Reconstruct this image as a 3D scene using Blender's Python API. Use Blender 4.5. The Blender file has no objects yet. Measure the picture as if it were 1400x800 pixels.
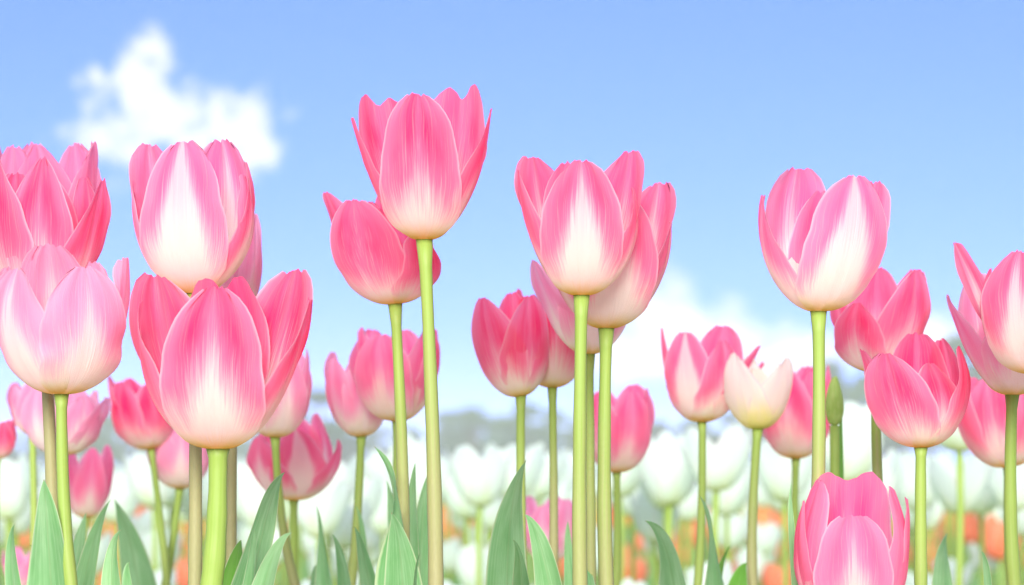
import bpy, math, random
import numpy as np
from mathutils import Vector, Matrix
R = math.radians
random.seed(7)
scene = bpy.context.scene
COL = scene.collection

# ------------------------------------------------------------------ camera
CZ, FW, HY = 0.45, 0.36, 650.0          # eye height, frame width per metre of distance, horizon row of the photo
cam = bpy.data.cameras.new('camera'); co = bpy.data.objects.new('camera', cam); COL.objects.link(co)
co.location = (0, 0, CZ); co.rotation_euler = (R(90), 0, 0)
cam.lens = 100; cam.sensor_width = 36; cam.shift_y = (HY - 400) / 1400
cam.clip_start = .05; cam.clip_end = 3000
cam.dof.use_dof = True; cam.dof.focus_distance = 1.43; cam.dof.aperture_fstop = 12.3
scene.camera = co
def at(px, py, Y): return Vector(((px - 700) / 1400 * FW * Y, Y, CZ + (HY - py) / 1400 * FW * Y))
def sc(Y): return FW * Y / 1400          # metres per photo pixel at distance Y

# ------------------------------------------------------------------ node helper
class NT:
    def __init__(s, nt): s.nt = nt; s.n = nt.nodes; s.l = nt.links; s.n.clear()
    def new(s, t, **k):
        x = s.n.new(t)
        for a, b in k.items(): setattr(x, a, b)
        return x
    def link(s, a, b): s.l.new(a, b)
    def put(s, sock, v):
        if isinstance(v, (int, float)): sock.default_value = v
        elif isinstance(v, (tuple, list)): sock.default_value = v if len(v) == len(sock.default_value) else tuple(v) + (1,)
        else: s.link(v, sock)
    def m(s, op, a, b=0.0, c=None, clamp=False):
        x = s.new('ShaderNodeMath', operation=op, use_clamp=clamp); s.put(x.inputs[0], a); s.put(x.inputs[1], b)
        if c is not None: s.put(x.inputs[2], c)
        return x.outputs[0]
    def ss(s, v, lo, hi, a=0.0, b=1.0):
        x = s.new('ShaderNodeMapRange', interpolation_type='SMOOTHSTEP')
        for i, q in enumerate((v, lo, hi, a, b)): s.put(x.inputs[i], q)
        return x.outputs[0]
    def mix(s, f, a, b, mode='MIX'):
        x = s.new('ShaderNodeMix', data_type='RGBA', blend_type=mode)
        s.put(x.inputs[0], f); s.put(x.inputs[6], a); s.put(x.inputs[7], b)
        return x.outputs[2]
    def xyz(s, a, b, c):
        x = s.new('ShaderNodeCombineXYZ'); s.put(x.inputs[0], a); s.put(x.inputs[1], b); s.put(x.inputs[2], c); return x.outputs[0]
    def noise(s, vec, scale, detail=3, rough=.55, dist=0.0):
        x = s.new('ShaderNodeTexNoise'); s.link(vec, x.inputs['Vector'])
        x.inputs['Scale'].default_value = scale; x.inputs['Detail'].default_value = detail
        x.inputs['Roughness'].default_value = rough; x.inputs['Distortion'].default_value = dist
        return x.outputs['Fac']
    def attr(s, name):
        x = s.new('ShaderNodeAttribute', attribute_type='OBJECT', attribute_name=name); return x.outputs['Fac']

# ------------------------------------------------------------------ sky
SUN_EL, SUN_AZ = 20, 185                 # azimuth clockwise from +Y: sun low behind the camera
world = bpy.data.worlds.new('World'); scene.world = world; world.use_nodes = True
w = NT(world.node_tree)
tc = w.new('ShaderNodeTexCoord'); sp = w.new('ShaderNodeSeparateXYZ'); w.link(tc.outputs['Generated'], sp.inputs[0])
sky = w.new('ShaderNodeTexSky', sky_type='NISHITA'); sky.sun_disc = False
sky.sun_elevation = R(SUN_EL); sky.sun_rotation = R(SUN_AZ); sky.air_density = 1.0; sky.dust_density = 0.4; sky.ozone_density = 2.0
# clear spring air: the deep band of the sky starts low
zz = w.m('MULTIPLY_ADD', w.m('MAXIMUM', sp.outputs[2], -0.05), 1.25, .235)
w.link(w.xyz(sp.outputs[0], sp.outputs[1], zz), sky.inputs[0])
skyc = w.mix(1.0, sky.outputs[0], (.325, .375, .80), 'MULTIPLY')
# clouds, placed by direction (tangent of azimuth and of elevation)
yy = w.m('MAXIMUM', sp.outputs[1], .02)
ca, ce = w.m('DIVIDE', sp.outputs[0], yy), w.m('DIVIDE', sp.outputs[2], yy)
cv = w.xyz(ca, ce, 0.0)
def cloud(blobs, base, nscale, gain, lo, hi):
    n = w.noise(cv, nscale, 7, .62, .3)
    tot = None
    for (px, py, rx, ry) in blobs:
        a0, e0 = (px - 700) / 1400 * FW, (HY - py) / 1400 * FW
        dx = w.m('MULTIPLY', w.m('SUBTRACT', ca, a0), 1400 / FW / rx); dy = w.m('MULTIPLY', w.m('SUBTRACT', ce, e0), 1400 / FW / ry)
        g = w.m('SUBTRACT', 1.0, w.m('SQRT', w.m('ADD', w.m('MULTIPLY', dx, dx), w.m('MULTIPLY', dy, dy))))
        tot = g if tot is None else w.m('SMOOTH_MAX', tot, g, .12)
    d = w.m('ADD', tot, w.m('MULTIPLY', w.m('SUBTRACT', n, .5), gain))
    return w.ss(d, lo, hi)
c1 = cloud([(203, 62, 34, 34), (188, 108, 58, 52), (222, 158, 66, 56), (150, 192, 60, 60), (322, 172, 66, 62), (345, 215, 45, 40), (262, 190, 60, 40), (130, 105, 32, 22)], 0, 88, 3.2, -.14, .75)
c2 = cloud([(885, 428, 80, 62), (930, 450, 115, 55), (1000, 466, 115, 42), (1075, 480, 95, 36), (860, 488, 95, 48), (1285, 475, 80, 50)], 0, 60, 2.2, -.1, .8)
c3 = cloud([(700, 540, 1400, 150)], 0, 14, 1.4, .1, 1.6)
clear = w.m('MULTIPLY', w.ss(sp.outputs[1], .3, .6), 1.0)
cf = w.m('MULTIPLY', w.m('MAXIMUM', w.m('MAXIMUM', w.m('MULTIPLY', c1, .86), w.m('MULTIPLY', c2, .92)), w.m('MULTIPLY', c3, .12)), clear)
skyc = w.mix(cf, skyc, (2.35, 2.4, 2.5))
# thin bright cloud added out of view, overhead and behind camera, as soft fill
vn = w.noise(tc.outputs['Generated'], 3.0, 5, .6)
fill_veil = w.m('MAXIMUM', w.ss(sp.outputs[2], .30, .60), w.ss(sp.outputs[1], .55, -.05))
fill_veil = w.m('MULTIPLY', fill_veil, w.ss(vn, .25, .65, .35, .85))
skyc = w.mix(fill_veil, skyc, (2.5, 2.5, 2.4))
bg = w.new('ShaderNodeBackground'); w.link(skyc, bg.inputs[0]); bg.inputs[1].default_value = 0.15
wo = w.new('ShaderNodeOutputWorld'); w.link(bg.outputs[0], wo.inputs[0])

sun = bpy.data.lights.new('sun', 'SUN'); so = bpy.data.objects.new('sun', sun); COL.objects.link(so)
sun.energy = 2.2; sun.angle = R(22); sun.color = (1.0, .965, .90)
sd = Vector((math.sin(R(SUN_AZ)) * math.cos(R(SUN_EL)), math.cos(R(SUN_AZ)) * math.cos(R(SUN_EL)), math.sin(R(SUN_EL))))
so.rotation_euler = sd.to_track_quat('Z', 'Y').to_euler()

scene.view_settings.view_transform = 'Standard'; scene.view_settings.look = 'None'
scene.view_settings.gamma = 1; scene.view_settings.use_curve_mapping = False; scene.view_settings.exposure = 1.7
scene.render.engine = 'CYCLES'
cy = scene.cycles
cy.use_denoising = True; cy.max_bounces = 8; cy.transmission_bounces = 6; cy.diffuse_bounces = 7; cy.volume_bounces = 0
cy.use_adaptive_sampling = True; cy.adaptive_threshold = .015

# ------------------------------------------------------------------ materials
def mat(name):
    m = bpy.data.materials.new(name); m.use_nodes = True; return m, NT(m.node_tree)
def leafy(t, col, rough, transl, spec=.4, bump=None, bs=.3, bd=.0006, tcol=None, coat=0):
    p = t.new('ShaderNodeBsdfPrincipled'); t.put(p.inputs['Base Color'], col); p.inputs['Roughness'].default_value = rough
    p.inputs['Specular IOR Level'].default_value = spec; p.inputs['Sheen Weight'].default_value = coat
    tr = t.new('ShaderNodeBsdfTranslucent'); t.put(tr.inputs[0], tcol if tcol is not None else col)
    if bump is not None:
        b = t.new('ShaderNodeBump'); b.inputs['Strength'].default_value = bs; b.inputs['Distance'].default_value = bd
        t.link(bump, b.inputs['Height']); t.link(b.outputs[0], p.inputs['Normal'])
    mx = t.new('ShaderNodeMixShader'); mx.inputs[0].default_value = transl
    t.link(p.outputs[0], mx.inputs[1]); t.link(tr.outputs[0], mx.inputs[2])
    o = t.new('ShaderNodeOutputMaterial'); t.link(mx.outputs[0], o.inputs[0])

def petal_mat(name, cream, light, deep, yellow, base_b=.41):
    m, t = mat(name)
    uv = t.new('ShaderNodeUVMap'); s = t.new('ShaderNodeSeparateXYZ'); t.link(uv.outputs[0], s.inputs[0])
    u = t.m('MULTIPLY_ADD', s.outputs[0], 2.0, -1.0); v = s.outputs[1]; au = t.m('ABSOLUTE', u)
    oi = t.new('ShaderNodeObjectInfo'); rnd = t.m('MULTIPLY', oi.outputs['Random'], 37.0)
    # veins leave the midrib and run out towards the margin
    fan = t.m('MULTIPLY', u, t.m('SUBTRACT', 1.15, t.m('MULTIPLY', v, .55)))
    fine = t.noise(t.xyz(t.m('MULTIPLY', fan, 30.0), t.m('MULTIPLY', v, 1.6), rnd), 1.0, 3, .6)
    finer = t.noise(t.xyz(t.m('MULTIPLY', fan, 60.0), t.m('MULTIPLY', v, 3.5), rnd), 1.0, 2, .6)
    slant = t.noise(t.xyz(t.m('SUBTRACT', t.m('MULTIPLY', au, 40.0), t.m('MULTIPLY', v, 24.0)), t.m('MULTIPLY', v, 3.0), rnd), 1.0, 3, .65)
    so_ = t.ss(au, .15, .5)
    fine = t.m('ADD', t.m('MULTIPLY', fine, t.m('SUBTRACT', 1.0, t.m('MULTIPLY', so_, .75))), t.m('MULTIPLY', slant, t.m('MULTIPLY', so_, .75)))
    broad = t.noise(t.xyz(t.m('MULTIPLY', u, 1.6), t.m('MULTIPLY', v, 1.8), rnd), 1.0, 2, .5)
    g = t.m('POWER', t.m('MAXIMUM', t.m('SUBTRACT', 1.0, t.m('MULTIPLY', au, 1.45)), .001), 1.3)
    b = t.m('ADD', base_b, t.m('MULTIPLY', g, t.attr('tongue')))
    b = t.m('ADD', b, t.m('MULTIPLY', t.m('SUBTRACT', fine, .5), .26))
    b = t.m('ADD', b, t.m('MULTIPLY', t.m('SUBTRACT', broad, .5), .30))
    b = t.m('ADD', b, t.m('MULTIPLY', t.m('SUBTRACT', finer, .5), .28))
    pink = t.ss(t.m('SUBTRACT', v, b), -.17, .22)
    pink = t.m('MAXIMUM', pink, t.m('MULTIPLY', t.ss(v, .42, .88), t.m('MULTIPLY_ADD', fine, .5, .25)))
    tone = t.attr('tone')
    mid = t.m('SUBTRACT', 1.0, t.m('ADD', t.ss(au, .38, .95, 0.0, .9), t.m('MULTIPLY', t.m('POWER', 2.718, t.m('MULTIPLY', t.m('MULTIPLY', u, u), -60.0)), .45)), clamp=True)
    dd = t.m('MULTIPLY', t.m('MULTIPLY', t.ss(t.m('SUBTRACT', v, b), .02, .38), mid), tone)
    dd = t.m('MULTIPLY', dd, t.m('SUBTRACT', 1.0, t.ss(v, .80, 1.0, 0.0, .35)))
    dd = t.m('MULTIPLY', dd, t.m('MULTIPLY_ADD', t.m('ADD', fine, t.m('SUBTRACT', finer, .5)), .75, .62), clamp=True)
    dd = t.m('MULTIPLY', dd, t.ss(broad, .28, .62, .45, 1.1), clamp=True)
    c = t.mix(pink, cream, light); c = t.mix(dd, c, deep)
    vein = t.m('MULTIPLY', t.ss(t.m('ADD', t.m('MULTIPLY', finer, .5), t.m('MULTIPLY', slant, .5)), .50, .66), .16)
    c = t.mix(t.m('MULTIPLY', vein, pink), c, cream)
    rim = t.m('MULTIPLY', t.ss(au, .92, .99), .75)  # paler petal margin, with the bright edge highlight painted into the colour
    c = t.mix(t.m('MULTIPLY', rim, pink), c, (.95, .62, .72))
    yb = t.m('MULTIPLY', t.ss(t.m('ADD', v, t.m('MULTIPLY', t.m('SUBTRACT', fine, .5), .12)), .34, .06), .9)
    c = t.mix(yb, c, yellow)
    ye = t.m('MULTIPLY', t.m('MULTIPLY', t.ss(au, .82, 1.0), t.ss(v, .34, .10)), .55)
    c = t.mix(ye, c, yellow)
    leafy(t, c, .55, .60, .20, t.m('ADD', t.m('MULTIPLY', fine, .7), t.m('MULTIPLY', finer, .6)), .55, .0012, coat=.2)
    return m
M = {}
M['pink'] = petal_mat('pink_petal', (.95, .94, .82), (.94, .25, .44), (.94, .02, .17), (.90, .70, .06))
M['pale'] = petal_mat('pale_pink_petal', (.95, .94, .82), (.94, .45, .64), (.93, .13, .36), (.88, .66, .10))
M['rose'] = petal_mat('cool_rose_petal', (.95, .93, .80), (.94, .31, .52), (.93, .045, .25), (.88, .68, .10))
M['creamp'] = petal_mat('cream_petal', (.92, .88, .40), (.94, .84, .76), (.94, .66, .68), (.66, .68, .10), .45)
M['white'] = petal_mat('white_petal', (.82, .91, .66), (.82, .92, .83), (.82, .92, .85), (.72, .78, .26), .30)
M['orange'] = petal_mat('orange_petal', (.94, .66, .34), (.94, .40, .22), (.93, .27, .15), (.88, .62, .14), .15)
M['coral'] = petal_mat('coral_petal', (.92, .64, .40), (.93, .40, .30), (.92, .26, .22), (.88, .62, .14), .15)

def green_mat(name, a, bcol, sc1=30, transl=.3, rough=.5, vein=True):
    m, t = mat(name)
    uv = t.new('ShaderNodeUVMap'); s = t.new('ShaderNodeSeparateXYZ'); t.link(uv.outputs[0], s.inputs[0])
    oi = t.new('ShaderNodeObjectInfo'); rnd = t.m('MULTIPLY', oi.outputs['Random'], 31.0)
    st = t.noise(t.xyz(t.m('MULTIPLY', s.outputs[0], sc1), t.m('MULTIPLY', s.outputs[1], 1.5), rnd), 1.0, 3, .6)
    br = t.noise(t.xyz(t.m('MULTIPLY', s.outputs[0], 2.0), t.m('MULTIPLY', s.outputs[1], 4.0), rnd), 1.0, 3, .6)
    f = t.m('MULTIPLY_ADD', st, .7, t.m('MULTIPLY', t.m('SUBTRACT', br, .4), .9), clamp=True)
    c = t.mix(t.ss(f, .15, .85), a, bcol)
    if vein:
        au = t.m('ABSOLUTE', t.m('MULTIPLY_ADD', s.outputs[0], 2.0, -1.0))
        c = t.mix(t.m('MULTIPLY', t.ss(au, .90, .97), .8), c, (.66, .74, .46))
        c = t.mix(t.m('MULTIPLY', t.ss(au, .07, .0), .35), c, (.30, .42, .18))
        c = t.mix(t.m('MULTIPLY', t.ss(s.outputs[1], .975, 1.0), .7), c, (.45, .22, .14))
    leafy(t, c, rough, transl, .14, st, .35, .0006)
    return m
M['leaf'] = green_mat('tulip_leaf', (.19, .45, .16), (.44, .70, .38), transl=.48, rough=.65)
M['leaf2'] = green_mat('fresh_tulip_leaf', (.14, .38, .05), (.22, .46, .10), transl=.42)
M['bud'] = green_mat('bud_green', (.34, .52, .10), (.56, .70, .26), 20, .3, vein=False)

def stem_mat():
    m, t = mat('tulip_stem')
    uv = t.new('ShaderNodeUVMap'); s = t.new('ShaderNodeSeparateXYZ'); t.link(uv.outputs[0], s.inputs[0])
    oi = t.new('ShaderNodeObjectInfo'); rnd = t.m('MULTIPLY', oi.outputs['Random'], 31.0)
    st = t.noise(t.xyz(t.m('MULTIPLY', s.outputs[0], 14), t.m('MULTIPLY', s.outputs[1], 9.0), rnd), 1.0, 4, .65)
    sp_ = t.noise(t.xyz(t.m('MULTIPLY', s.outputs[0], 60), t.m('MULTIPLY', s.outputs[1], 120.0), rnd), 1.0, 3, .7)
    c = t.mix(st, (.19, .32, .03), (.35, .46, .12))
    lo = t.ss(t.m('ADD', s.outputs[1], t.m('MULTIPLY', t.m('SUBTRACT', st, .5), .25)), .02, t.attr('brownfrom'))
    br = t.mix(sp_, (.22, .21, .10), (.40, .38, .17))
    inv = t.m('MULTIPLY', t.attr('brown'), lo)
    c = t.mix(t.m('MULTIPLY', t.ss(sp_, .60, .72), .35), c, (.30, .26, .10))
    c = t.mix(inv, c, br)
    leafy(t, c, .5, .12, .35, st, .3, .0004)
    return m
M['stem'] = stem_mat()
def plain(name, a, b, scale, rough=.9, transl=0.0):
    m, t = mat(name); tc_ = t.new('ShaderNodeTexCoord')
    n = t.noise(tc_.outputs['Object'], scale, 5, .6)
    leafy(t, t.mix(n, a, b), rough, transl, .2)
    return m
M['soil'] = plain('sandy_soil', (.30, .27, .19), (.46, .42, .31), 2.0)
M['bark'] = plain('bark', (.07, .05, .035), (.13, .10, .07), 3.0)
M['crown_a'] = plain('tree_foliage', (.06, .13, .07), (.12, .20, .10), .25, .7, .2)
M['crown_b'] = plain('dark_tree_foliage', (.05, .10, .07), (.09, .15, .10), .25, .7, .2)
M['grass'] = plain('bed_foliage', (.13, .27, .09), (.30, .46, .18), 4.0, .6, .25)

# ------------------------------------------------------------------ mesh helpers
def mesh_obj(name, verts, faces, m, parent=None, uvs=None, **props):
    me = bpy.data.meshes.new(name)
    verts = np.asarray(verts, dtype=np.float32).reshape(-1, 3)
    me.from_pydata(verts.tolist(), [], [tuple(int(i) for i in f) for f in faces])
    if uvs is not None:
        uv = np.asarray(uvs, dtype=np.float32); l = me.uv_layers.new(name='UVMap')
        vi = np.empty(len(me.loops), dtype=np.int32); me.loops.foreach_get('vertex_index', vi)
        l.data.foreach_set('uv', uv[vi].ravel())
    me.polygons.foreach_set('use_smooth', [True] * len(me.polygons))
    me.materials.append(m)
    o = bpy.data.objects.new(name, me); COL.objects.link(o)
    if parent is not None: o.parent = parent
    for k, v in props.items(): o[k] = v
    return o
def grid_faces(nu, nv, off=0, wrap=False):
    F = []
    for j in range(nv - 1):
        for i in range(nu - (0 if wrap else 1)):
            i2 = (i + 1) % nu
            F.append((off + j * nu + i, off + j * nu + i2, off + (j + 1) * nu + i2, off + (j + 1) * nu + i))
    return F
def smooth(x, a, b):
    t = np.clip((x - a) / (b - a), 0, 1); return t * t * (3 - 2 * t)

def petal(Rb, H, az, tipR, W, pt=.5, outer=True, kk=None, notch=0.0, curl=0.0, ruf=.02, rng=None, nu=21, nv=27, cupf=1.15, lean=0.0):
    """one petal around the local z axis; returns vertices and uvs"""
    rng = rng or np.random.default_rng(1)
    u = np.linspace(-1, 1, nu)[None, :]; t = (np.linspace(0, 1, nv) ** .92)[:, None]
    Lm = 1 - .006 * u ** 2 - (notch > 0) * .07 * np.abs(u) ** 3 - notch * np.exp(-(u / .3) ** 2) + .006 * np.sin(u * 4 + rng.uniform(0, 6)) * np.sqrt(np.maximum(1 - t, 0))
    Lm = Lm + (np.sin(u * rng.uniform(8, 14) + rng.uniform(0, 6)) * .009 + np.sin(u * rng.uniform(18, 26) + rng.uniform(0, 6)) * .005) * smooth(t, .5, .9) * (1 - .6 * smooth(t, .97, 1))
    te = t * Lm
    k = kk or (1.0 if outer else .93)
    P = [(.06 * Rb, 0), (.60 * Rb * k, -.02 * H), ((1.52 - .8 * float(np.clip(tipR / Rb - .9, 0, .5))) * Rb * k, .40 * H), (tipR, H)]
    b = [(1 - te) ** 3, 3 * te * (1 - te) ** 2, 3 * te ** 2 * (1 - te), te ** 3]
    r = sum(bi * p[0] for bi, p in zip(b, P)); z = sum(bi * p[1] for bi, p in zip(b, P))
    r = r + curl * Rb * te ** 6
    a_, b_ = .95, pt + .13
    pk = a_ / (a_ + b_); nrm = pk ** a_ * (1 - pk) ** b_
    f = (np.maximum(t, 1e-4) ** a_ * np.maximum(1 - t * (.985 if notch == 0 else .90), 0) ** b_) / nrm
    f = f * (1 + .035 * np.sin(t * rng.uniform(7, 13) + rng.uniform(0, 6)))
    f = f * (1 + .012 * np.sin(t * rng.uniform(34, 46) + rng.uniform(0, 6)) + .012 * np.sin(t * rng.uniform(19, 25) + rng.uniform(0, 6)))
    # the two margins are never quite equal
    asym = np.where(u < 0, 1 + .05 * np.sin(t * 9 + rng.uniform(0, 6)), 1 + .05 * np.sin(t * 8 + rng.uniform(0, 6)))
    s = u * W * f * asym
    Rc = np.maximum(r * cupf, .22 * Rb) * (1 + .5 * smooth(te, .6, 1.0) * (curl > 0.05))
    Rc = np.maximum(Rc, W * f / 1.35)
    th = s / Rc
    rr = (r - Rc) + Rc * np.cos(th); tt = Rc * np.sin(th)
    au = np.abs(u)
    rr = rr - .030 * Rb * np.exp(-(u / .10) ** 2) * smooth(te, .15, .5)                          # midrib groove
    rr = rr + ruf * Rb * au ** 3 * (np.sin(te * rng.uniform(9, 15) + rng.uniform(0, 6)) * 1.3 + np.sin(te * rng.uniform(22, 30) + rng.uniform(0, 6)) * .5) * smooth(te, .25, .6)
    rr = rr + .010 * Rb * np.sin(u * rng.uniform(9, 13) + te * 3 + rng.uniform(0, 6)) * smooth(te, .35, .9)      # soft lengthwise creases
    rr = rr + .02 * Rb * np.sin(u * 3 + te * 5 + rng.uniform(0, 6)) * smooth(te, .3, .8)
    rr = rr + (.03 * Rb * (te > 0) * smooth(te, .02, .2) if outer else -.02 * Rb * smooth(te, .02, .2))
    tt = tt + lean * Rb * te ** 2
    z = z + rng.uniform(-.01, .01) * H * u * smooth(te, .5, 1) + .006 * H * np.sin(u * 6 + rng.uniform(0, 6)) * smooth(te, .8, 1)
    c, sn = math.sin(az), -math.cos(az)                    # radial direction; az 0 faces the camera
    X = rr * c - tt * sn; Yc = rr * sn + tt * c
    V = np.stack([X + 0 * z, Yc + 0 * z, z + 0 * X], -1).reshape(-1, 3)
    UV = np.stack([(u + 1) / 2 + 0 * t, te + 0 * u], -1).reshape(-1, 2)
    return V, UV
def tube(path, rad, n=12):
    path = np.asarray(path, float); m = len(path); V = []; UV = []
    L = np.r_[0, np.cumsum(np.linalg.norm(np.diff(path, axis=0), axis=1))]
    T = np.gradient(path, axis=0); T /= np.linalg.norm(T, axis=1)[:, None]
    for i in range(m):
        a = np.cross(T[i], (0, 1, 0)); a /= np.linalg.norm(a) + 1e-9; b = np.cross(T[i], a)
        for k in range(n):
            q = 2 * math.pi * k / n; V.append(path[i] + rad[i] * (math.cos(q) * a + math.sin(q) * b)); UV.append((abs(2 * k / n - 1), L[i] / .5))
    F = grid_faces(n, m, 0, True)
    c = len(V); V.append(path[0]); UV.append((.5, 0)); V.append(path[-1]); UV.append((.5, 1))
    for k in range(n): F.append((c, (k + 1) % n, k)); F.append((c + 1, (m - 1) * n + k, (m - 1) * n + (k + 1) % n))
    return np.array(V), F, np.array(UV)
def bez(P, n):
    P = [np.asarray(p, float) for p in P]; t = np.linspace(0, 1, n)[:, None]
    return (1 - t) ** 3 * P[0] + 3 * t * (1 - t) ** 2 * P[1] + 3 * t ** 2 * (1 - t) * P[2] + t ** 3 * P[3]
def leaf_geo(P, W, face=0.0, twist=0.0, fold=.35, wave=.1, rng=None, nu=11, nv=36, pk=.35):
    """lance-shaped leaf on a Bezier midrib; face 0 = blade turned to the camera, 90 = edge on"""
    rng = rng or np.random.default_rng(3)
    C = bez(P, nv); T = np.gradient(C, axis=0); T /= np.linalg.norm(T, axis=1)[:, None]
    V = []; UV = []
    ph = rng.uniform(0, 6, 3)
    for j in range(nv):
        t = j / (nv - 1)
        a = pk / (1 - pk) * 1.2
        wv = W * ((t + .10) / 1.10) ** a * (1 - t) ** 1.2 / (((pk + .1) / 1.1) ** a * (1 - pk) ** 1.2)
        side = np.cross(T[j], (0, 1, 0)); side /= np.linalg.norm(side) + 1e-9
        nrm = np.cross(side, T[j]); ang = -R(face * .5 + twist * 1.1 * t)
        s2 = side * math.cos(ang) + nrm * math.sin(ang); n2 = -side * math.sin(ang) + nrm * math.cos(ang)
        fo = fold * (1.0 - .6 * t)
        for i in range(nu):
            u = -1 + 2 * i / (nu - 1); s = u * wv
            V.append(C[j] + s2 * s * math.cos(fo * .9 * abs(u)) + n2 * (abs(u) ** 1.4 * wv * math.sin(fo) - 0 + 2.6 * wave * wv * u * abs(u) * math.sin(t * 11 + ph[0] + (0 if u > 0 else 1.7))))
            UV.append(((u + 1) / 2, t))
    return np.array(V), grid_faces(nu, nv), np.array(UV)

# ------------------------------------------------------------------ the setting
def ground():
    n = 60; xs = np.sign(np.linspace(-1, 1, n)) * np.abs(np.linspace(-1, 1, n)) ** 3 * 700; V = []
    for y in xs:
        for x in xs: V.append((x, y, 0))
    o = mesh_obj('ground', V, grid_faces(n, n), M['soil']); o['kind'] = 'structure'
ground()

# ------------------------------------------------------------------ tulips
PINKS = 'pink tulips of the front flower bed'
def empty(name, loc):
    o = bpy.data.objects.new(name, None); COL.objects.link(o); o.location = loc; o.empty_display_size = .02; return o
def make_tulip(label, bx, by, Y, Rpx, petals, stem_end, m='pink', tone=.8, tongue=.25, tilt=0.0, srad=.0034, leaves=(), brown=.5, bfrom=.35, seed=0, name='tulip', bow=0.0, group=PINKS, cat='tulip', dy=0.0):
    """bx, by: where bloom and stem meet in the photo; petals: (outer?, azimuth, tip x, tip y, half width, options)"""
    rng = np.random.default_rng(seed + 11)
    if seed != 6: srad *= .88
    brown = min(1, brown * 1.3)
    k = sc(Y); base = at(bx, by, Y); bow = bow or rng.uniform(-.0022, .0022)
    ex, ey = stem_end; low = at(ex, ey, Y + dy)
    gx = low.x + (low.x - base.x) * .5; root = empty(name, (gx, Y + dy, 0))
    root['label'] = label; root['category'] = cat; root['group'] = group
    G = Vector((gx, Y + dy, 0))
    A = base + Vector((0, 0, .0015)); d1 = (A - low)
    pts = bez([A, A - d1 * .45 + Vector((bow, 0, 0)), low + d1 * .25 + Vector((bow, 0, 0)), low], 16)
    tail = bez([low, low - d1 * .2, Vector((gx, Y + dy, .08)), G - Vector((0, 0, .01))], 8)[1:]
    path = np.vstack([pts, tail]) - np.array(G)
    n = len(path); rad = [srad * (1.0 if i else 1.1) * (.90 + .28 * min(1, i / 12) + .03 * math.sin(i * 1.3 + seed) + .30 * math.exp(-i * 1.9)) for i in range(n)]
    V, F, UV = tube(path, rad, 14)
    mesh_obj('stem', V, F, M['stem'], root, UV, brown=float(brown), brownfrom=float(bfrom) * .62)
    bl = np.array(base - G); ct, st = math.cos(R(tilt)), math.sin(R(tilt))
    for i, p in enumerate(petals):
        outer, az, tx, ty, wp = p[:5]; o = dict(p[5]) if len(p) > 5 else {}
        kk = (1.07 if i == 0 else .99) if abs(az) < 46 else None
        if i == 0 and kk: wp *= .94
        if 118 <= abs(az) <= 158: wp *= 1.12
        if 78 <= abs(az) <= 114: az = math.copysign(85, az); wp *= 1.05; kk = .95; o.setdefault('cup', .92); o.setdefault('ruf', .02); outer = 0
        dx, dz = (tx - bx) * k, (by - ty) * k
        dz *= 1.06 if o.get('notch') else 1.025
        lx, lz = dx * ct - dz * st, dx * st + dz * ct
        sa = math.sin(R(az))
        tr = abs(lx / sa) if abs(sa) > .42 else o.get('tr', .62) * Rpx * k
        if 'tr' in o: tr = o['tr'] * Rpx * k
        ln = 0.0
        if abs(sa) <= .42: ln = (lx - tr * sa) / (Rpx * k) * (1 if math.cos(R(az)) > 0 else -1)
        Vp, UVp = petal(Rpx * k, lz, R(az), tr, wp * k, pt=o.get('pt', .5), outer=bool(outer), kk=kk, notch=o.get('notch', 0), curl=o.get('curl', 0), ruf=o.get('ruf', .04), rng=rng, cupf=o.get('cup', 1.15), lean=ln)
        x, z = Vp[:, 0].copy(), Vp[:, 2].copy()
        Vp[:, 0] = x * ct + z * st; Vp[:, 2] = -x * st + z * ct
        mesh_obj('petal', Vp + bl, grid_faces(21, 27), M[o.get('m', m)], root, UVp, tone=float(o.get('tone', tone) * rng.uniform(.85, 1.1)), tongue=float(o.get('tongue', tongue + rng.uniform(-.08, .08))))
    for lf in leaves: add_leaf(root, G, Y, *lf, rng=rng)
    return root
def add_leaf(root, G, Y, tip, mid, wpx, face=20, twist=30, Yt=None, fold=.35, wave=.1, m='leaf', bend=None, pk=.4, rng=None):
    """tip and mid are photo points of the leaf's midrib; its foot clasps the stem below the frame"""
    Yt = Yt or Y; rng = rng or np.random.default_rng(5)
    T = np.array(at(*tip, Yt)); Mi = np.array(at(*mid, (Yt * .6 + Y * .4)))
    f = np.array((G.x + .3 * (Mi[0] - G.x), G.y - .004, max(.06, Mi[2] - .20)))
    P1 = np.array((f[0] * .6 + Mi[0] * .4, Y, f[2] * .45 + Mi[2] * .55)); P2 = Mi
    C = [f, P1, P2 + (P2 - (T + P1) / 2) * .35, T]
    V, F, UV = leaf_geo([c - np.array(G) for c in C], wpx * 1.85 * sc(Yt), face, twist, fold, wave, rng, pk=pk)
    return mesh_obj('leaf', V, F, M[m], root, UV)

def auto_petals(bx, by, top, left, right, rot, open_=0.0, seed=0, pt=.5):
    """six petals filling a given bloom outline, turned by rot degrees"""
    rg = random.Random(seed); H = by - top; hw = (right - left) / 2 * 1.07; cx = (left + right) / 2
    out = []
    for i in range(6):
        outer = i % 2 == 0; az = rot + i * 60 + rg.uniform(-8, 8); a = R(az)
        side = abs(math.sin(a)); tr = hw * (.72 + open_ + (.22 * side)) * rg.uniform(.93, 1.05)
        th = (by - H * (rg.uniform(.86, .96) if math.cos(a) > .3 else rg.uniform(.93, 1.0)))
        tx = bx + math.sin(a) * tr + (cx - bx) * .9
        out.append((outer, az, tx, th, hw * rg.uniform(.78, .9), {'pt': pt + rg.uniform(-.08, .12), 'tr': tr / hw, 'curl': rg.uniform(0, .12)}))
    return out

T = make_tulip
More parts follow.
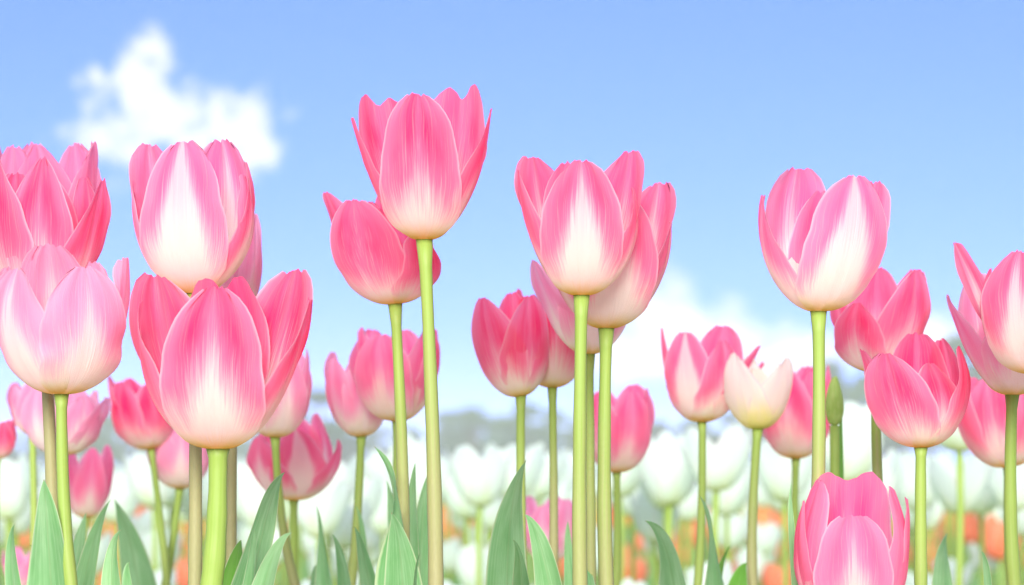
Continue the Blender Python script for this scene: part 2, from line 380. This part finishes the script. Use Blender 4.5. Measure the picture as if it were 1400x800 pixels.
# --- left edge
T('pink tulip behind the others at the left edge, only its rounded petal tips showing', 62, 400, 1.56, 62, auto_petals(50, 400, 190, -28, 100, 25, .1, 3), (80, 800), 'rose', .55, .25, seed=1)
T('large bright pink tulip at the left edge standing directly above the pale ruffled tulip', 58, 424, 1.46, 72,
  [(1, 3, 66, 226, 50, {'pt': .62}), (1, 62, 139, 254, 48, {'pt': .75, 'curl': .1}), (1, -48, -2, 228, 62, {'tr': 1.0}), (0, 130, 112, 243, 48), (0, -140, 12, 236, 60), (0, 180, 48, 232, 55)],
  (73, 800), 'pink', .85, .12, seed=2, brown=1.0, bfrom=.10, bow=.0)
T('pale pink tulip with ruffled petals and a yellow base at the left edge', 84, 539, 1.415, 80,
  [(1, 33, 138, 374, 72, {'pt': .48, 'ruf': .07, 'tr': .95}), (1, -42, 12, 376, 70, {'pt': .5, 'ruf': .06, 'tr': .95}), (0, -172, 62, 337, 62, {'pt': .36, 'ruf': .08, 'tr': .5}),
   (0, 108, 170, 358, 48, {'pt': .55, 'ruf': .09, 'curl': .08}), (0, 150, 118, 358, 50, {'ruf': .08}), (0, -125, 2, 366, 55, {'ruf': .06})],
  (97, 800), 'pale', .45, .34, seed=3, brown=.7, bfrom=.9, bow=-.002,
  leaves=[((60, 655), (66, 735), 24, 15, 30, 1.40, .3, .1), ((21, 716), (8, 770), 10, 50, 20, 1.38), ((152, 682), (108, 775), 13, 40, 25, 1.62), ((118, 700), (100, 770), 11, 10, 25, 1.70, .3, .1), ((40, 745), (70, 790), 13, 20, 10, 1.6, .3, .1, 'leaf2')])
# --- left group
T('tall pink tulip with closed petals and white centre streak directly above the biggest tulip', 265, 401, 1.43, 77,
  [(1, -4, 254, 203, 70, {'pt': .46, 'tr': .45, 'tongue': .62}), (1, 78, 336, 245, 50, {'pt': .6, 'ruf': .06}), (1, -92, 182, 252, 46, {'pt': .6}), (0, -138, 193, 194, 62, {'pt': .4}),
   (0, 145, 300, 191, 64, {'pt': .42}), (0, 100, 330, 226, 40, {'pt': .6, 'curl': .1})],
  (266, 800), 'rose', .62, .4, seed=4, brown=1.0, bfrom=.16)
T('slim pink tulip mostly hidden behind the closed tulip over the biggest one', 318, 440, 1.56, 36,
  [(1, 55, 350, 298, 26, {'pt': .7}), (1, -30, 306, 312, 26), (0, 150, 335, 320, 24), (0, -140, 300, 320, 24), (0, 100, 346, 332, 24), (1, 180, 318, 316, 24)],
  (315, 800), 'pale', .6, .3, seed=5, brown=.9, bfrom=.2, srad=.003)
T('biggest bloom, a wide deep pink tulip with white base left of centre', 298, 614, 1.375, 100,
  [(1, 1, 300, 402, 82, {'pt': .50, 'tr': .55, 'tongue': .30}), (1, -84, 191, 418, 66, {'pt': .62, 'tongue': .1}), (1, 86, 421, 414, 62, {'pt': .7, 'curl': .06, 'tongue': .3}),
   (0, -132, 200, 376, 84, {'pt': .42, 'tongue': .1}), (0, 134, 398, 369, 88, {'pt': .42, 'tongue': .15}), (0, 178, 300, 384, 60, {'pt': .4, 'notch': .05, 'ruf': .09, 'tr': .5})],
  (289, 800), 'pink', 1.0, .15, seed=6, brown=.12, bfrom=.9, srad=.0047,
  leaves=[((400, 728), (352, 772), 16, 25, 25, 1.36, .35, .08), ((390, 645), (352, 715), 20, 30, 40, 1.50, .4, .15, 'leaf'), ((346, 722), (348, 765), 10, 50, 30, 1.44), ((330, 738), (318, 790), 18, 20, 20, 1.52, .3, .1, 'leaf2'), ((178, 770), (166, 800), 9, 30, 10, 1.36), ((166, 724), (138, 785), 13, 25, 15, 1.46)])
# --- centre left
T('tallest bloom, a deep pink tulip with flared side petals left of the picture centre', 580, 328, 1.42, 72,
  [(1, -1, 573, 139, 66, {'pt': .47, 'tr': .55, 'tongue': .12}), (1, -104, 486, 168, 50, {'pt': .55, 'curl': .08}), (1, 102, 667, 155, 50, {'pt': .66, 'curl': .08}),
   (0, -140, 512, 130, 52, {'pt': .34, 'notch': .04, 'ruf': .05}), (0, 142, 632, 118, 56, {'pt': .34, 'notch': .05, 'ruf': .08}), (0, 179, 575, 150, 50)],
  (596, 800), 'pink', .95, .12, seed=7, brown=.8, bfrom=.55, bow=.0012, srad=.0037)
T('deep pink tulip tucked under the left side of the tallest bloom', 540, 416, 1.53, 60,
  [(1, -22, 482, 279, 60, {'pt': .46, 'tongue': .0}), (1, 52, 572, 322, 46, {'pt': .5, 'tr': .8}), (0, -118, 449, 262, 40, {'pt': .42, 'curl': .15}), (0, 172, 522, 262, 44, {'pt': .6}),
   (0, 120, 568, 292, 40), (1, -160, 500, 276, 46)],
  (551, 800), 'pink', 1.0, .08, seed=8, tilt=-5, brown=.8, bfrom=.5, bow=.002,
  leaves=[((511, 610), (560, 690), 19, 20, 55, 1.49, .4, .3), ((568, 632), (562, 690), 9, 45, 10, 1.60), ((584, 650), (575, 720), 12, 20, 10, 1.62, .2, .1, 'leaf'), ((575, 755), (566, 800), 15, 60, 60, 1.42, .8), ((535, 700), (556, 780), 24, 10, 20, 1.47)])
T('soft focus pink tulip crossed by the stem of the deep pink tulip above', 543, 576, 1.76, 52, auto_petals(541, 576, 446, 483, 588, -12, .05, 8), (546, 800), 'rose', .8, .2, seed=9, brown=.3, srad=.003,
  leaves=[((484, 720), (506, 775), 11, 30, 20, 1.55, .4), ((528, 655), (548, 740), 12, 10, 35, 1.7, .3, .15)])
T('narrow soft pink tulip leaning left of the crossed bloom in the centre left', 494, 597, 1.80, 39, auto_petals(496, 597, 480, 460, 533, 10, 0, 9), (480, 800), 'pale', .7, .2, seed=10, brown=.4, tilt=-4, srad=.003,
  leaves=[((432, 690), (446, 760), 10, 10, 45, 1.78, .3, .2), ((454, 730), (476, 785), 10, 30, 10, 1.62, .3), ((485, 690), (505, 745), 6, 40, 10, 1.75)])
# --- centre
T('paired deep pink tulip, the left one of two overlapping blooms near the centre', 712, 542, 1.66, 46,
  [(1, -30, 644, 416, 44, {'pt': .55, 'tr': 1.25}), (1, 25, 722, 412, 40), (0, -140, 660, 422, 36), (0, 175, 700, 402, 40), (0, 120, 735, 410, 36), (0, 75, 738, 440, 34)],
  (714, 800), 'pink', 1.0, .12, seed=11, tilt=-9, srad=.003, brown=.4, leaves=[((720, 628), (684, 725), 21, 12, 18, 1.46, .35, .1), ((701, 738), (720, 785), 13, 30, 15, 1.42, .4)])
T('paired deep pink tulip, the right one of two overlapping blooms near the centre', 755, 530, 1.68, 48, auto_petals(757, 530, 392, 704, 800, 8, .02, 12), (756, 800), 'pink', 1.0, .1, seed=12, srad=.0027, brown=.8, bfrom=.3)
T('pink tulip with open front between two stems, left bloom of the joined centre pair', 795, 404, 1.42, 72,
  [(1, -1, 794, 228, 67, {'pt': .48, 'tr': .5, 'tongue': .45}), (1, -98, 707, 238, 50, {'pt': .6}), (1, 88, 867, 262, 50, {'pt': .6}), (0, -136, 727, 212, 60, {'pt': .38}), (0, 132, 865, 205, 62, {'pt': .42}), (0, 178, 778, 222, 52)],
  (793, 800), 'pink', .78, .3, seed=13, brown=.7, bfrom=.6, srad=.0036)
T('pink tulip with creamy base, right bloom of the joined centre pair', 829, 449, 1.465, 76,
  [(1, 4, 848, 268, 66, {'pt': .5, 'tr': .6, 'tongue': .5}), (1, 84, 917, 308, 58, {'pt': .6, 'ruf': .05}), (1, -100, 765, 262, 55), (0, 134, 907, 248, 62, {'pt': .4}), (0, -140, 778, 262, 60), (0, 178, 840, 260, 55)],
  (829, 800), 'pink', .72, .45, seed=14, brown=.7, bfrom=.55, srad=.0037, leaves=[((717, 703), (752, 755), 18, 20, 20, 1.44, .4, .1), ((777, 712), (776, 765), 8, 30, 10, 1.62), ((790, 735), (800, 780), 16, 20, 0, 1.62)])
T('pale based pink tulip hidden behind the joined centre pair, one tip at its left', 806, 484, 1.58, 54,
  [(1, 0, 800, 350, 48), (1, -62, 730, 362, 46, {'pt': .55}), (1, 80, 850, 370, 40), (0, -140, 765, 350, 44), (0, 140, 838, 350, 44), (0, 180, 800, 345, 40)],
  (808, 800), 'pale', .6, .3, seed=15, brown=.6, bfrom=.4, srad=.0028)
T('soft focus pink tulip low behind the two tall centre stems', 843, 646, 1.90, 42, auto_petals(846, 646, 526, 808, 893, 20, .04, 16), (842, 800), 'rose', .9, .15, seed=16, brown=.2, srad=.0028)
# --- right of centre
T('soft focus pink tulip with an orange flush beside the cream tulip', 960, 577, 1.80, 47,
  [(1, -20, 935, 458, 40, {'tongue': .6, 'm': 'pink'}), (1, 38, 985, 470, 44, {'pt': .6}), (0, -112, 908, 452, 28, {'pt': .6, 'curl': .1}), (0, 160, 992, 448, 44, {'pt': .4}), (0, 72, 1034, 476, 36, {'pt': .6, 'curl': .1}), (0, -150, 930, 470, 36)],
  (954, 800), 'pink', .7, .3, seed=17, srad=.0028, brown=.2, leaves=[((1000, 745), (975, 790), 9, 20, 30, 1.7, .3, .1, 'leaf2'), ((881, 712), (930, 755), 18, 15, 20, 1.56, .35, .1)])
T('small cream and yellow tulip with pointed open petals', 1036, 587, 1.78, 40,
  [(1, -40, 989, 487, 43, {'pt': .78, 'tr': 1.35}), (1, 44, 1080, 493, 43, {'pt': .74, 'tr': 1.22}), (0, 178, 1036, 505, 30), (0, -165, 1028, 488, 30, {'pt': .6, 'm': 'white'}), (0, 150, 1060, 488, 30, {'pt': .7, 'm': 'white'}), (1, 110, 1078, 515, 28)],
  (1029, 800), 'creamp', .5, .0, seed=18, srad=.0032, brown=.9, bfrom=.3, leaves=[((956, 676), (985, 755), 14, 20, 40, 1.60, .4, .2), ((1022, 770), (1000, 800), 16, 10, 0, 1.75, .2, .1, 'leaf2')])
T('soft focus pink tulip half hidden between the cream tulip and a tall brownish stem', 1088, 627, 1.92, 46, auto_petals(1088, 627, 497, 1045, 1136, -25, .04, 19), (1088, 800), 'pink', .85, .2, seed=19, srad=.0028, brown=.2)
T('tall pink tulip with a broad white front streak standing alone on the right', 1119, 426, 1.425, 73,
  [(1, 14, 1166, 248, 70, {'pt': .48, 'tr': .55, 'tongue': .65}), (1, -94, 1043, 272, 50, {'pt': .66, 'curl': .03}), (0, -152, 1088, 230, 60, {'pt': .4, 'tr': .75}), (0, 138, 1211, 243, 52, {'pt': .42}), (1, 84, 1206, 298, 54, {'pt': .6}), (0, 175, 1130, 262, 52)],
  (1113, 800), 'rose', .75, .35, seed=20, brown=1.0, bfrom=.42, srad=.0037)
T('pink tulip half hidden behind the tall one standing alone on the right', 1196, 510, 1.60, 56,
  [(1, -38, 1150, 418, 48, {'pt': .6, 'tr': 1.1}), (1, 35, 1262, 378, 52, {'pt': .62, 'tr': 1.05}), (0, 175, 1205, 366, 50), (0, 125, 1258, 370, 40, {'pt': .4}), (0, -125, 1146, 400, 40), (0, 90, 1263, 400, 36)],
  (1209, 800), 'pink', .9, .15, seed=21, tilt=6, brown=.9, bfrom=.3, srad=.0032)
T('pink tulip with upright petals directly above the low front bloom on the right', 1259, 612, 1.50, 58,
  [(1, -24, 1204, 488, 56, {'pt': .52, 'tr': 1.0, 'tongue': .05}), (1, 66, 1306, 478, 40, {'pt': .62}), (0, 172, 1258, 458, 50, {'pt': .38}), (0, -118, 1188, 480, 32, {'pt': .4, 'curl': .12}), (0, 128, 1292, 466, 36), (0, 30, 1270, 500, 46)],
  (1259, 800), 'pink', .95, .1, seed=22, brown=.25, srad=.0034, leaves=[((1296, 728), (1284, 785), 14, 10, 10, 1.75)])
T('pale magenta tulip with a long pointed left petal near the right edge', 1384, 540, 1.50, 64,
  [(1, -78, 1296, 407, 44, {'pt': .72, 'curl': .05}), (0, -150, 1345, 372, 52, {'pt': .5}), (1, 8, 1390, 400, 58, {'tongue': .3}), (1, 80, 1455, 400, 50), (0, 140, 1430, 385, 50), (0, 180, 1390, 380, 50)],
  (1387, 800), 'pale', .8, .2, seed=23, brown=.3, bfrom=.6, srad=.0036, leaves=[((1341, 754), (1356, 790), 10, 40, 20, 1.44, .5), ((1384, 742), (1378, 785), 6, 40, 20, 1.62)])
T('pink tulip cut by the right picture edge, one petal bent to the left', 1418, 512, 1.42, 74,
  [(1, -30, 1362, 352, 64, {'pt': .52, 'tr': .9, 'tongue': .4}), (0, -128, 1322, 330, 40, {'pt': .42, 'curl': .1}), (1, 50, 1460, 360, 60), (0, 180, 1410, 350, 60), (0, 120, 1480, 345, 50), (0, -80, 1352, 372, 40)],
  (1424, 800), 'pink', .95, .3, seed=24)
T('soft focus pink tulip low at the right edge behind a bright green stem', 1378, 639, 1.80, 56, auto_petals(1362, 639, 512, 1308, 1412, 35, .02, 25), (1382, 800), 'pink', .8, .15, seed=25, srad=.003, brown=.2, tilt=-6)
T('low front tulip with pale rimmed petals, its base below the picture on the right', 1164, 868, 1.40, 74,
  [(1, -2, 1158, 708, 58, {'pt': .34, 'tr': .85, 'tongue': .3, 'tone': .45}), (1, -74, 1118, 662, 60, {'pt': .40, 'tr': .62}), (1, 72, 1218, 672, 60, {'pt': .40, 'tr': .72}), (0, 176, 1166, 652, 66, {'pt': .3, 'notch': .05, 'tr': .7}),
   (0, 112, 1240, 686, 44, {'pt': .5}), (0, -112, 1096, 690, 44)],
  (1164, 930), 'rose', .85, .1, seed=26, leaves=[((1083, 658), (1078, 740), 7, 60, 10, 1.44)])
# --- further pink tulips of the same bed
T('soft focus hot pink tulip left of the biggest bloom', 206, 614, 1.98, 38, auto_petals(204, 614, 513, 163, 238, -30, .08, 31), (228, 800), 'pink', 1.0, .0, seed=31, srad=.0026, brown=.2, tilt=-10)
T('soft focus pale pink tulip low beneath the left side of the biggest bloom', 246, 668, 2.0, 40, auto_petals(246, 668, 575, 208, 284, 15, .05, 32), (226, 800), 'pale', .4, .2, seed=32, srad=.0030, brown=.2, leaves=[((156, 682), (190, 765), 20, 15, 25, 1.85, .3, .1)])
T('soft focus pink tulip with white base behind the right side of the biggest bloom', 376, 598, 1.78, 44, auto_petals(382, 598, 478, 340, 418, 25, .02, 33), (404, 800), 'pale', .6, .3, seed=33, srad=.0029, brown=.7, bow=-.004)
T('soft focus pink tulip with splayed petals low right of the biggest bloom', 402, 684, 1.90, 52,
  [(1, -50, 350, 600, 46, {'tr': 1.1}), (1, 20, 405, 590, 44, {'tongue': .6}), (1, 75, 456, 604, 34, {'pt': .8, 'curl': .1}), (0, 120, 432, 568, 34), (0, 175, 400, 572, 40), (0, -120, 362, 590, 36)],
  (400, 800), 'pink', .6, .25, seed=34, srad=.003, brown=.1, leaves=[((432, 772), (426, 800), 6, 30, 10, 1.8)])
T('soft focus pale pink tulip behind the stem of the ruffled tulip, spreading right', 86, 622, 1.86, 48,
  [(1, -30, 62, 530, 40), (1, 40, 120, 545, 42, {'pt': .6}), (1, 70, 147, 546, 36, {'pt': .6}), (0, 170, 96, 528, 40), (0, -130, 50, 540, 36), (0, 120, 126, 536, 34)],
  (92, 800), 'pale', .45, .3, seed=35, srad=.0028)
T('small soft focus pink tulip behind and left of the ruffled tulip stems', 44, 594, 1.95, 27, auto_petals(44, 594, 521, 20, 72, 5, .02, 36), (46, 800), 'pale', .7, .15, seed=36, srad=.0028, brown=.3)
T('small soft focus pink tulip cut by the left picture edge', -4, 628, 1.95, 22, auto_petals(-6, 628, 574, -30, 14, 30, .04, 37), (-6, 800), 'pink', .8, .1, seed=37, srad=.0026)
T('soft focus pink tulip low between the ruffled tulip stem and its right neighbour leaf', 118, 708, 2.06, 31, auto_petals(122, 708, 608, 96, 153, 12, .06, 38), (112, 800), 'rose', .55, .15, seed=38, srad=.0026)
T('blurred pink tulip at the bottom left corner between green leaves', 34, 806, 2.1, 26, auto_petals(34, 806, 748, 8, 58, 40, .06, 39), (34, 900), 'pale', .6, .1, seed=39)
T('blurred pink and orange tulip low between two green leaves at the centre', 752, 768, 2.1, 36, auto_petals(752, 768, 680, 718, 786, -15, .08, 40), (752, 900), 'pale', .7, .4, seed=40)

# --- the green bud
def bud():
    Y = 1.72; k = sc(Y); base = at(1141, 582, Y); G = Vector((at(1141, 800, Y).x, Y, 0))
    root = empty('tulip_bud', G); root['label'] = 'closed green tulip bud on a thin stem beside the tall brownish stem'; root['category'] = 'tulip bud'; root['group'] = PINKS
    path = bez([np.array(base) - np.array(G), np.array(base) - np.array(G) + (.001, 0, -.08), (-.003, 0, .15), (0, 0, -.01)], 16)
    V, F, UV = tube(path, [.0030] * 16); mesh_obj('stem', V, F, M['stem'], root, UV, brown=.0, brownfrom=.5)
    for i, (az, h) in enumerate([(0, 66), (115, 62), (-115, 64), (60, 68), (-60, 66), (180, 67)]):
        V, UV = petal(14.5 * k, h * k, R(az), 3.0 * k, 15 * k, pt=.7, outer=i < 3, ruf=.01, rng=np.random.default_rng(i), cupf=1.0)
        mesh_obj('petal', V + np.array(base - G), grid_faces(21, 27), M['bud'], root, UV)
    add_leaf(root, G, Y, (1152, 560), (1146, 640), 8, 40, 10, Y, .5, .05, 'leaf2')
bud()

# ------------------------------------------------------------------ beds behind: white and orange tulips
def copy_thing(src, loc, rz, s, label, tilt=0):
    c = src.copy(); COL.objects.link(c); c.location = loc; c.rotation_euler = (R(tilt), 0, rz); c.scale = (s, s, s); c['label'] = label
    for ch in src.children:
        d = ch.copy(); COL.objects.link(d); d.parent = c
    return c
def proto(name, label, group, m, h, Rb, H, seed, op=.75, tone=.5):
    rng = np.random.default_rng(seed); root = empty(name, (0, 0, 0)); root['label'] = label; root['category'] = 'tulip'; root['group'] = group
    b = rng.uniform(-.012, .012, 2)
    path = bez([(b[0], b[1], h - H), (b[0] * 1.5, b[1], h * .6), (0, 0, h * .3), (0, 0, -.01)], 10)
    V, F, UV = tube(path, [.003] * 10, 8); mesh_obj('stem', V, F, M['stem'], root, UV, brown=.15, brownfrom=.5)
    for i in range(6):
        V, UV = petal(Rb, H * rng.uniform(.82, 1.0), R(i * 60 + rng.uniform(-9, 9)), Rb * op * rng.uniform(.8, 1.3), Rb * rng.uniform(.72, .9), pt=rng.uniform(.4, .6), outer=i % 2 == 0, rng=rng, nu=11, nv=13, curl=rng.uniform(-.05, .1))
        mesh_obj('petal', V + np.array((b[0], b[1], h - H)), grid_faces(11, 13), M[m], root, UV, tone=float(tone), tongue=.2)
    for i in range(2):
        a = rng.uniform(0, 6.28); dx, dy = math.cos(a), math.sin(a); q = rng.uniform(.6, 1)
        C = [(0, 0, .03), (dx * .02, dy * .02, h * .3), (dx * .05, dy * .05, h * .55 * q), (dx * .09 * q, dy * .09, h * .68 * q)]
        V, F, UV = leaf_geo(C, .019, rng.uniform(0, 90), 30, .35, .1, rng, 7, 14); mesh_obj('leaf', V, F, M['leaf'], root, UV)
    return root
WG, OG = 'white tulips in the bed behind the pink ones', 'orange tulips in the low bed farther back'
WL = 'blurred white tulip in the crowded white bed behind the pink tulips'
OL = 'blurred orange tulip low in the bed behind the white tulips'
wp = [proto('white_tulip', WL, WG, 'white', .47, rb, hh, 50 + i, op) for i, (rb, hh, op) in enumerate([(.0255, .076, 1.0), (.0265, .072, 1.15), (.0245, .077, .85), (.0265, .070, 1.3)])]
op_ = [proto('orange_tulip', OL, OG, mm, .33, .024, .058, 60 + i, .8, .6) for i, mm in enumerate(['orange', 'coral', 'orange'])]
used = set()
def place(protos, x, y, h, h0, label, rg):
    i = rg.randrange(len(protos)); p = protos[i]; s = h / h0
    if id(p) not in used:
        used.add(id(p)); p.location = (x, y, 0); p.rotation_euler = (0, 0, rg.uniform(0, 6.28)); p.scale = (s, s, s); p['label'] = label; return p
    return copy_thing(p, (x, y, 0), rg.uniform(0, 6.28), s, label)
rg = random.Random(21)
spots = []
# blooms one can pick out: centre column, top row of the bloom in the photo, distance
for px, py, Y, lab in [(665, 600, 2.75, 'blurred white tulip with yellowish front petal left of the long centre leaf'),
                       (625, 632, 3.0, 'blurred white tulip just right of the tallest bloom\'s stem'),
                       (452, 612, 2.7, 'blurred white tulip right of the splayed pink tulip'),
                       (408, 600, 3.2, None), (716, 598, 3.0, None), (740, 604, 3.3, None), (930, 585, 2.6, 'blurred white tulip below the pink tulip with the orange flush'),
                       (998, 568, 2.5, 'large blurred white tulip between the stems of the flushed and cream tulips'), (1062, 590, 2.7, None), (1172, 538, 2.35, 'tall blurred white tulip just right of the green bud'),
                       (196, 610, 2.9, None), (222, 604, 3.0, None), (150, 640, 3.1, None), (8, 620, 2.9, None), (355, 640, 3.0, None), (590, 610, 3.0, None), (565, 590, 3.1, None),
                       (900, 606, 2.8, None), (875, 620, 3.0, None), (1240, 612, 2.9, None), (1305, 610, 2.7, None), (1345, 612, 2.9, None), (1290, 500, 2.4, None), (1395, 612, 2.8, None), (20, 660, 3.2, None), (490, 640, 3.0, None), (700, 632, 3.3, None)]:
    Y *= 1.14; p = at(px, py, Y); spots.append((p.x, p.y)); place(wp, p.x, p.y, p.z, .47, lab or WL, rg)
n = 0
while n < 185:
    y = 2.95 + 3.9 * rg.random() ** .8; x = rg.uniform(-.21, .21) * y
    if any((x - a) ** 2 + (y - b) ** 2 < .065 ** 2 for a, b in spots): continue
    spots.append((x, y)); n += 1
    place(wp, x, y, .45 + rg.gauss(.012, .022), .47, WL, rg)
n = 0
while n < 14:      # a few low late ones at the front of the bed
    y = rg.uniform(2.5, 3.2); x = rg.uniform(-.2, .2) * y; spots.append((x, y)); n += 1
    place(wp, x, y, rg.uniform(.33, .38), .47, 'blurred low white tulip among the leaves at the bottom of the picture', rg)
n = 0
while n < 62:
    y = rg.uniform(3.4, 6.6); x = rg.uniform(-.2, .2) * y
    if any((x - a) ** 2 + (y - b) ** 2 < .05 ** 2 for a, b in spots): continue
    spots.append((x, y)); n += 1
    place(wp, x, y, rg.uniform(.345, .42), .47, WL, rg)
n = 0
while n < 70:
    y = rg.uniform(4.0, 7.6); x = rg.uniform(-.2, .2) * y
    if any((x - a) ** 2 + (y - b) ** 2 < .055 ** 2 for a, b in spots): continue
    spots.append((x, y)); n += 1
    place(op_, x, y, .30 + rg.gauss(.015, .035), .33, OL, rg)

def mass(name, label, m, y0, y1, dens, hh, seed, green=False):
    r_ = np.random.default_rng(seed); V = []; F = []; UV = []
    N = int(dens * .21 * 2 * (y1 ** 2 - y0 ** 2) / 2)
    ys = np.sqrt(r_.uniform(y0 ** 2, y1 ** 2, N)); xs = r_.uniform(-.24, .24, N) * ys
    prof = [(.15, 0), (.85, .15), (1.0, .5), (.8, .85), (.35, 1.0)]
    for x, y in zip(xs, ys):
        h = hh + r_.normal(0, .02); o = len(V); rb, H = .027 * r_.uniform(.85, 1.1), .06; ph = r_.uniform(0, 6)
        for j, (rr, t) in enumerate(prof):
            for k in range(8):
                a = ph + k * math.pi / 4; q = rr * (1 + .12 * (k % 2)); V.append((x + rb * q * math.cos(a), y + rb * q * math.sin(a), h - H + H * t * (1 + .12 * (k % 2) * (j > 2)))); UV.append((.5, t))
        F += grid_faces(8, 5, o, True)
        if not green: continue
    o = mesh_obj(name, V, F, m, None, UV); o['label'] = label; o['kind'] = 'stuff'; o['category'] = 'tulips'
    o['tone'] = .4; o['tongue'] = .1
    return o
mass('distant_white_tulips', 'far white tulips merging into a pale carpet below the trees', M['white'], 6.6, 34, 26, .45, 1)
mass('distant_orange_tulips', 'far orange tulips in a low band behind the white ones', M['orange'], 7.7, 14, 22, .33, 2)
def greenery():
    r_ = np.random.default_rng(9); V = []; F = []
    for i in range(9000):
        y = math.sqrt(r_.uniform(2.3 ** 2, 22 ** 2)); x = r_.uniform(-.24, .24) * y; h = r_.uniform(.12, .30); a = r_.uniform(0, 6.28); wd = r_.uniform(.008, .016); ln = r_.uniform(-.05, .05); o = len(V)
        dx, dy = math.cos(a), math.sin(a); ex, ey = -dy, dx
        for t, q in ((0, .6), (.4, 1), (.75, .6), (1, 0.05)):
            cx, cy_ = x + ex * ln * t * t, y + ey * ln * t * t
            V += [(cx - dx * wd * q, cy_ - dy * wd * q, h * t), (cx + ex * wd * .3, cy_ + ey * wd * .3, h * t), (cx + dx * wd * q, cy_ + dy * wd * q, h * t)]
        F += grid_faces(3, 4, o)
    o = mesh_obj('bed_foliage', V, F, M['grass']); o['kind'] = 'stuff'; o['label'] = 'green tulip leaves crowding under the white and orange blooms'; o['category'] = 'foliage'
greenery()

# ------------------------------------------------------------------ far trees
def tree_meshes(seed, m, conic=False):
    r_ = np.random.default_rng(seed); V = []; F = []
    h = 1.0; clumps = []
    for i in range(26):
        t = r_.uniform(.28, .98); rad = (.34 * math.sin(min(1, (t - .15) / .8) * math.pi) ** .6 + .05) if not conic else .26 * (1.05 - t)
        a = r_.uniform(0, 6.28); q = rad * r_.uniform(.3, 1.0); clumps.append((q * math.cos(a), q * math.sin(a), t, r_.uniform(.07, .14)))
    for (cx, cy_, cz, cr) in clumps:
        for k in range(130):
            d = r_.normal(size=3); d /= np.linalg.norm(d); c = np.array((cx, cy_, cz)) + d * cr * r_.uniform(.5, 1.05) * (1, 1, .75)
            a, b = r_.normal(size=3), r_.normal(size=3); a /= np.linalg.norm(a); b -= a * a.dot(b); b /= np.linalg.norm(b); s = r_.uniform(.016, .032); o = len(V)
            V += [c - a * s, c - b * s * .6, c + a * s, c + b * s * .6]; F.append((o, o + 1, o + 2, o + 3))
    crown = (V, F)
    path = bez([(0, 0, 0), (.01, 0, .2), (-.01, .01, .45), (0, 0, .8)], 8); TV, TF, _ = tube(path, np.linspace(.035, .006, 8), 8)
    TV = list(TV); TF = list(TF)
    for (cx, cy_, cz, cr) in clumps[:9]:
        b0 = np.array((0, 0, max(.15, cz - .25))); v2, f2, _ = tube(bez([b0, b0 + (cx * .3, cy_ * .3, .08), (cx * .7, cy_ * .7, cz - .08), (cx, cy_, cz)], 6), np.linspace(.012, .003, 6), 6)
        o = len(TV); TV += list(v2); TF += [tuple(i + o for i in f) for f in f2]
    return crown, (TV, TF)
protos = []
for i, (mm, cn) in enumerate([('crown_a', False), ('crown_b', False), ('crown_b', True), ('crown_a', False)]):
    (cv_, cf_), (tv, tf) = tree_meshes(70 + i, M[mm], cn)
    root = empty('tree', (0, 0, -50)); root['category'] = 'tree'; root['group'] = 'far trees along the horizon'
    mesh_obj('crown', cv_, cf_, M[mm], root); mesh_obj('trunk', tv, tf, M['bark'], root); protos.append([root, False])
rg = random.Random(5)
# (centre column, top row of the crown, distance)
TREES = [(-60, 560, 260), (-10, 590, 300), (40, 600, 300), (95, 575, 280), (130, 565, 270), (165, 572, 290), (200, 590, 300), (255, 592, 310), (310, 588, 300), (360, 575, 280), (400, 560, 260), (436, 540, 240), (470, 582, 290),
         (520, 590, 300), (560, 588, 290), (612, 568, 280), (645, 562, 270), (690, 572, 290), (722, 556, 250), (760, 566, 280), (800, 578, 290), (850, 585, 300), (900, 580, 290), (950, 576, 280), (1000, 570, 280), (1050, 550, 270),
         (1092, 528, 250), (1135, 502, 240), (1180, 520, 250), (1225, 540, 270), (1270, 500, 250), (1312, 470, 240), (1360, 490, 250), (1400, 480, 240), (1450, 500, 260)]
for j, (px, py, Y) in enumerate(TREES):
    p = at(px, py, Y); e = protos[rg.randrange(4)]; h = p.z; lab = 'blurred dark green tree on the far horizon'
    if j in (27,): lab = 'blurred dark green tree directly behind the green tulip bud'
    if not e[1]: e[1] = True; c = e[0]; c.location = (p.x, Y, 0); c.rotation_euler = (0, 0, rg.uniform(0, 6)); c['label'] = lab
    else: c = copy_thing(e[0], (p.x, Y, 0), rg.uniform(0, 6), 1, lab)
    wd = max(h, 9) * rg.uniform(.95, 1.25) ; c.scale = (wd, wd, h * 1.02)

# ------------------------------------------------------------------ haze
def haze():
    bm = [(-704, -704), (704, 704)]
    (x0, y0), (x1, y1) = bm; z0, z1 = -1.0, 12.6
    V = [(x, y, z) for z in (z0, z1) for (x, y) in ((x0, y0), (x1, y0), (x1, y1), (x0, y1))]
    F = [(3, 2, 1, 0), (4, 5, 6, 7), (0, 1, 5, 4), (1, 2, 6, 5), (2, 3, 7, 6), (3, 0, 4, 7)]
    m = bpy.data.materials.new('haze_air'); m.use_nodes = True; t = NT(m.node_tree)
    vol = t.new('ShaderNodeVolumePrincipled'); vol.inputs['Color'].default_value = (.90, 1, .95, 1); vol.inputs['Density'].default_value = .0012; vol.inputs['Anisotropy'].default_value = -.25
    o = t.new('ShaderNodeOutputMaterial'); t.link(vol.outputs[0], o.inputs['Volume'])
    h = mesh_obj('haze', V, F, m); h['kind'] = 'stuff'; h['label'] = 'pale blue haze over the distant trees'; h['category'] = 'haze'
    for p in h.data.polygons: p.use_smooth = False
haze()
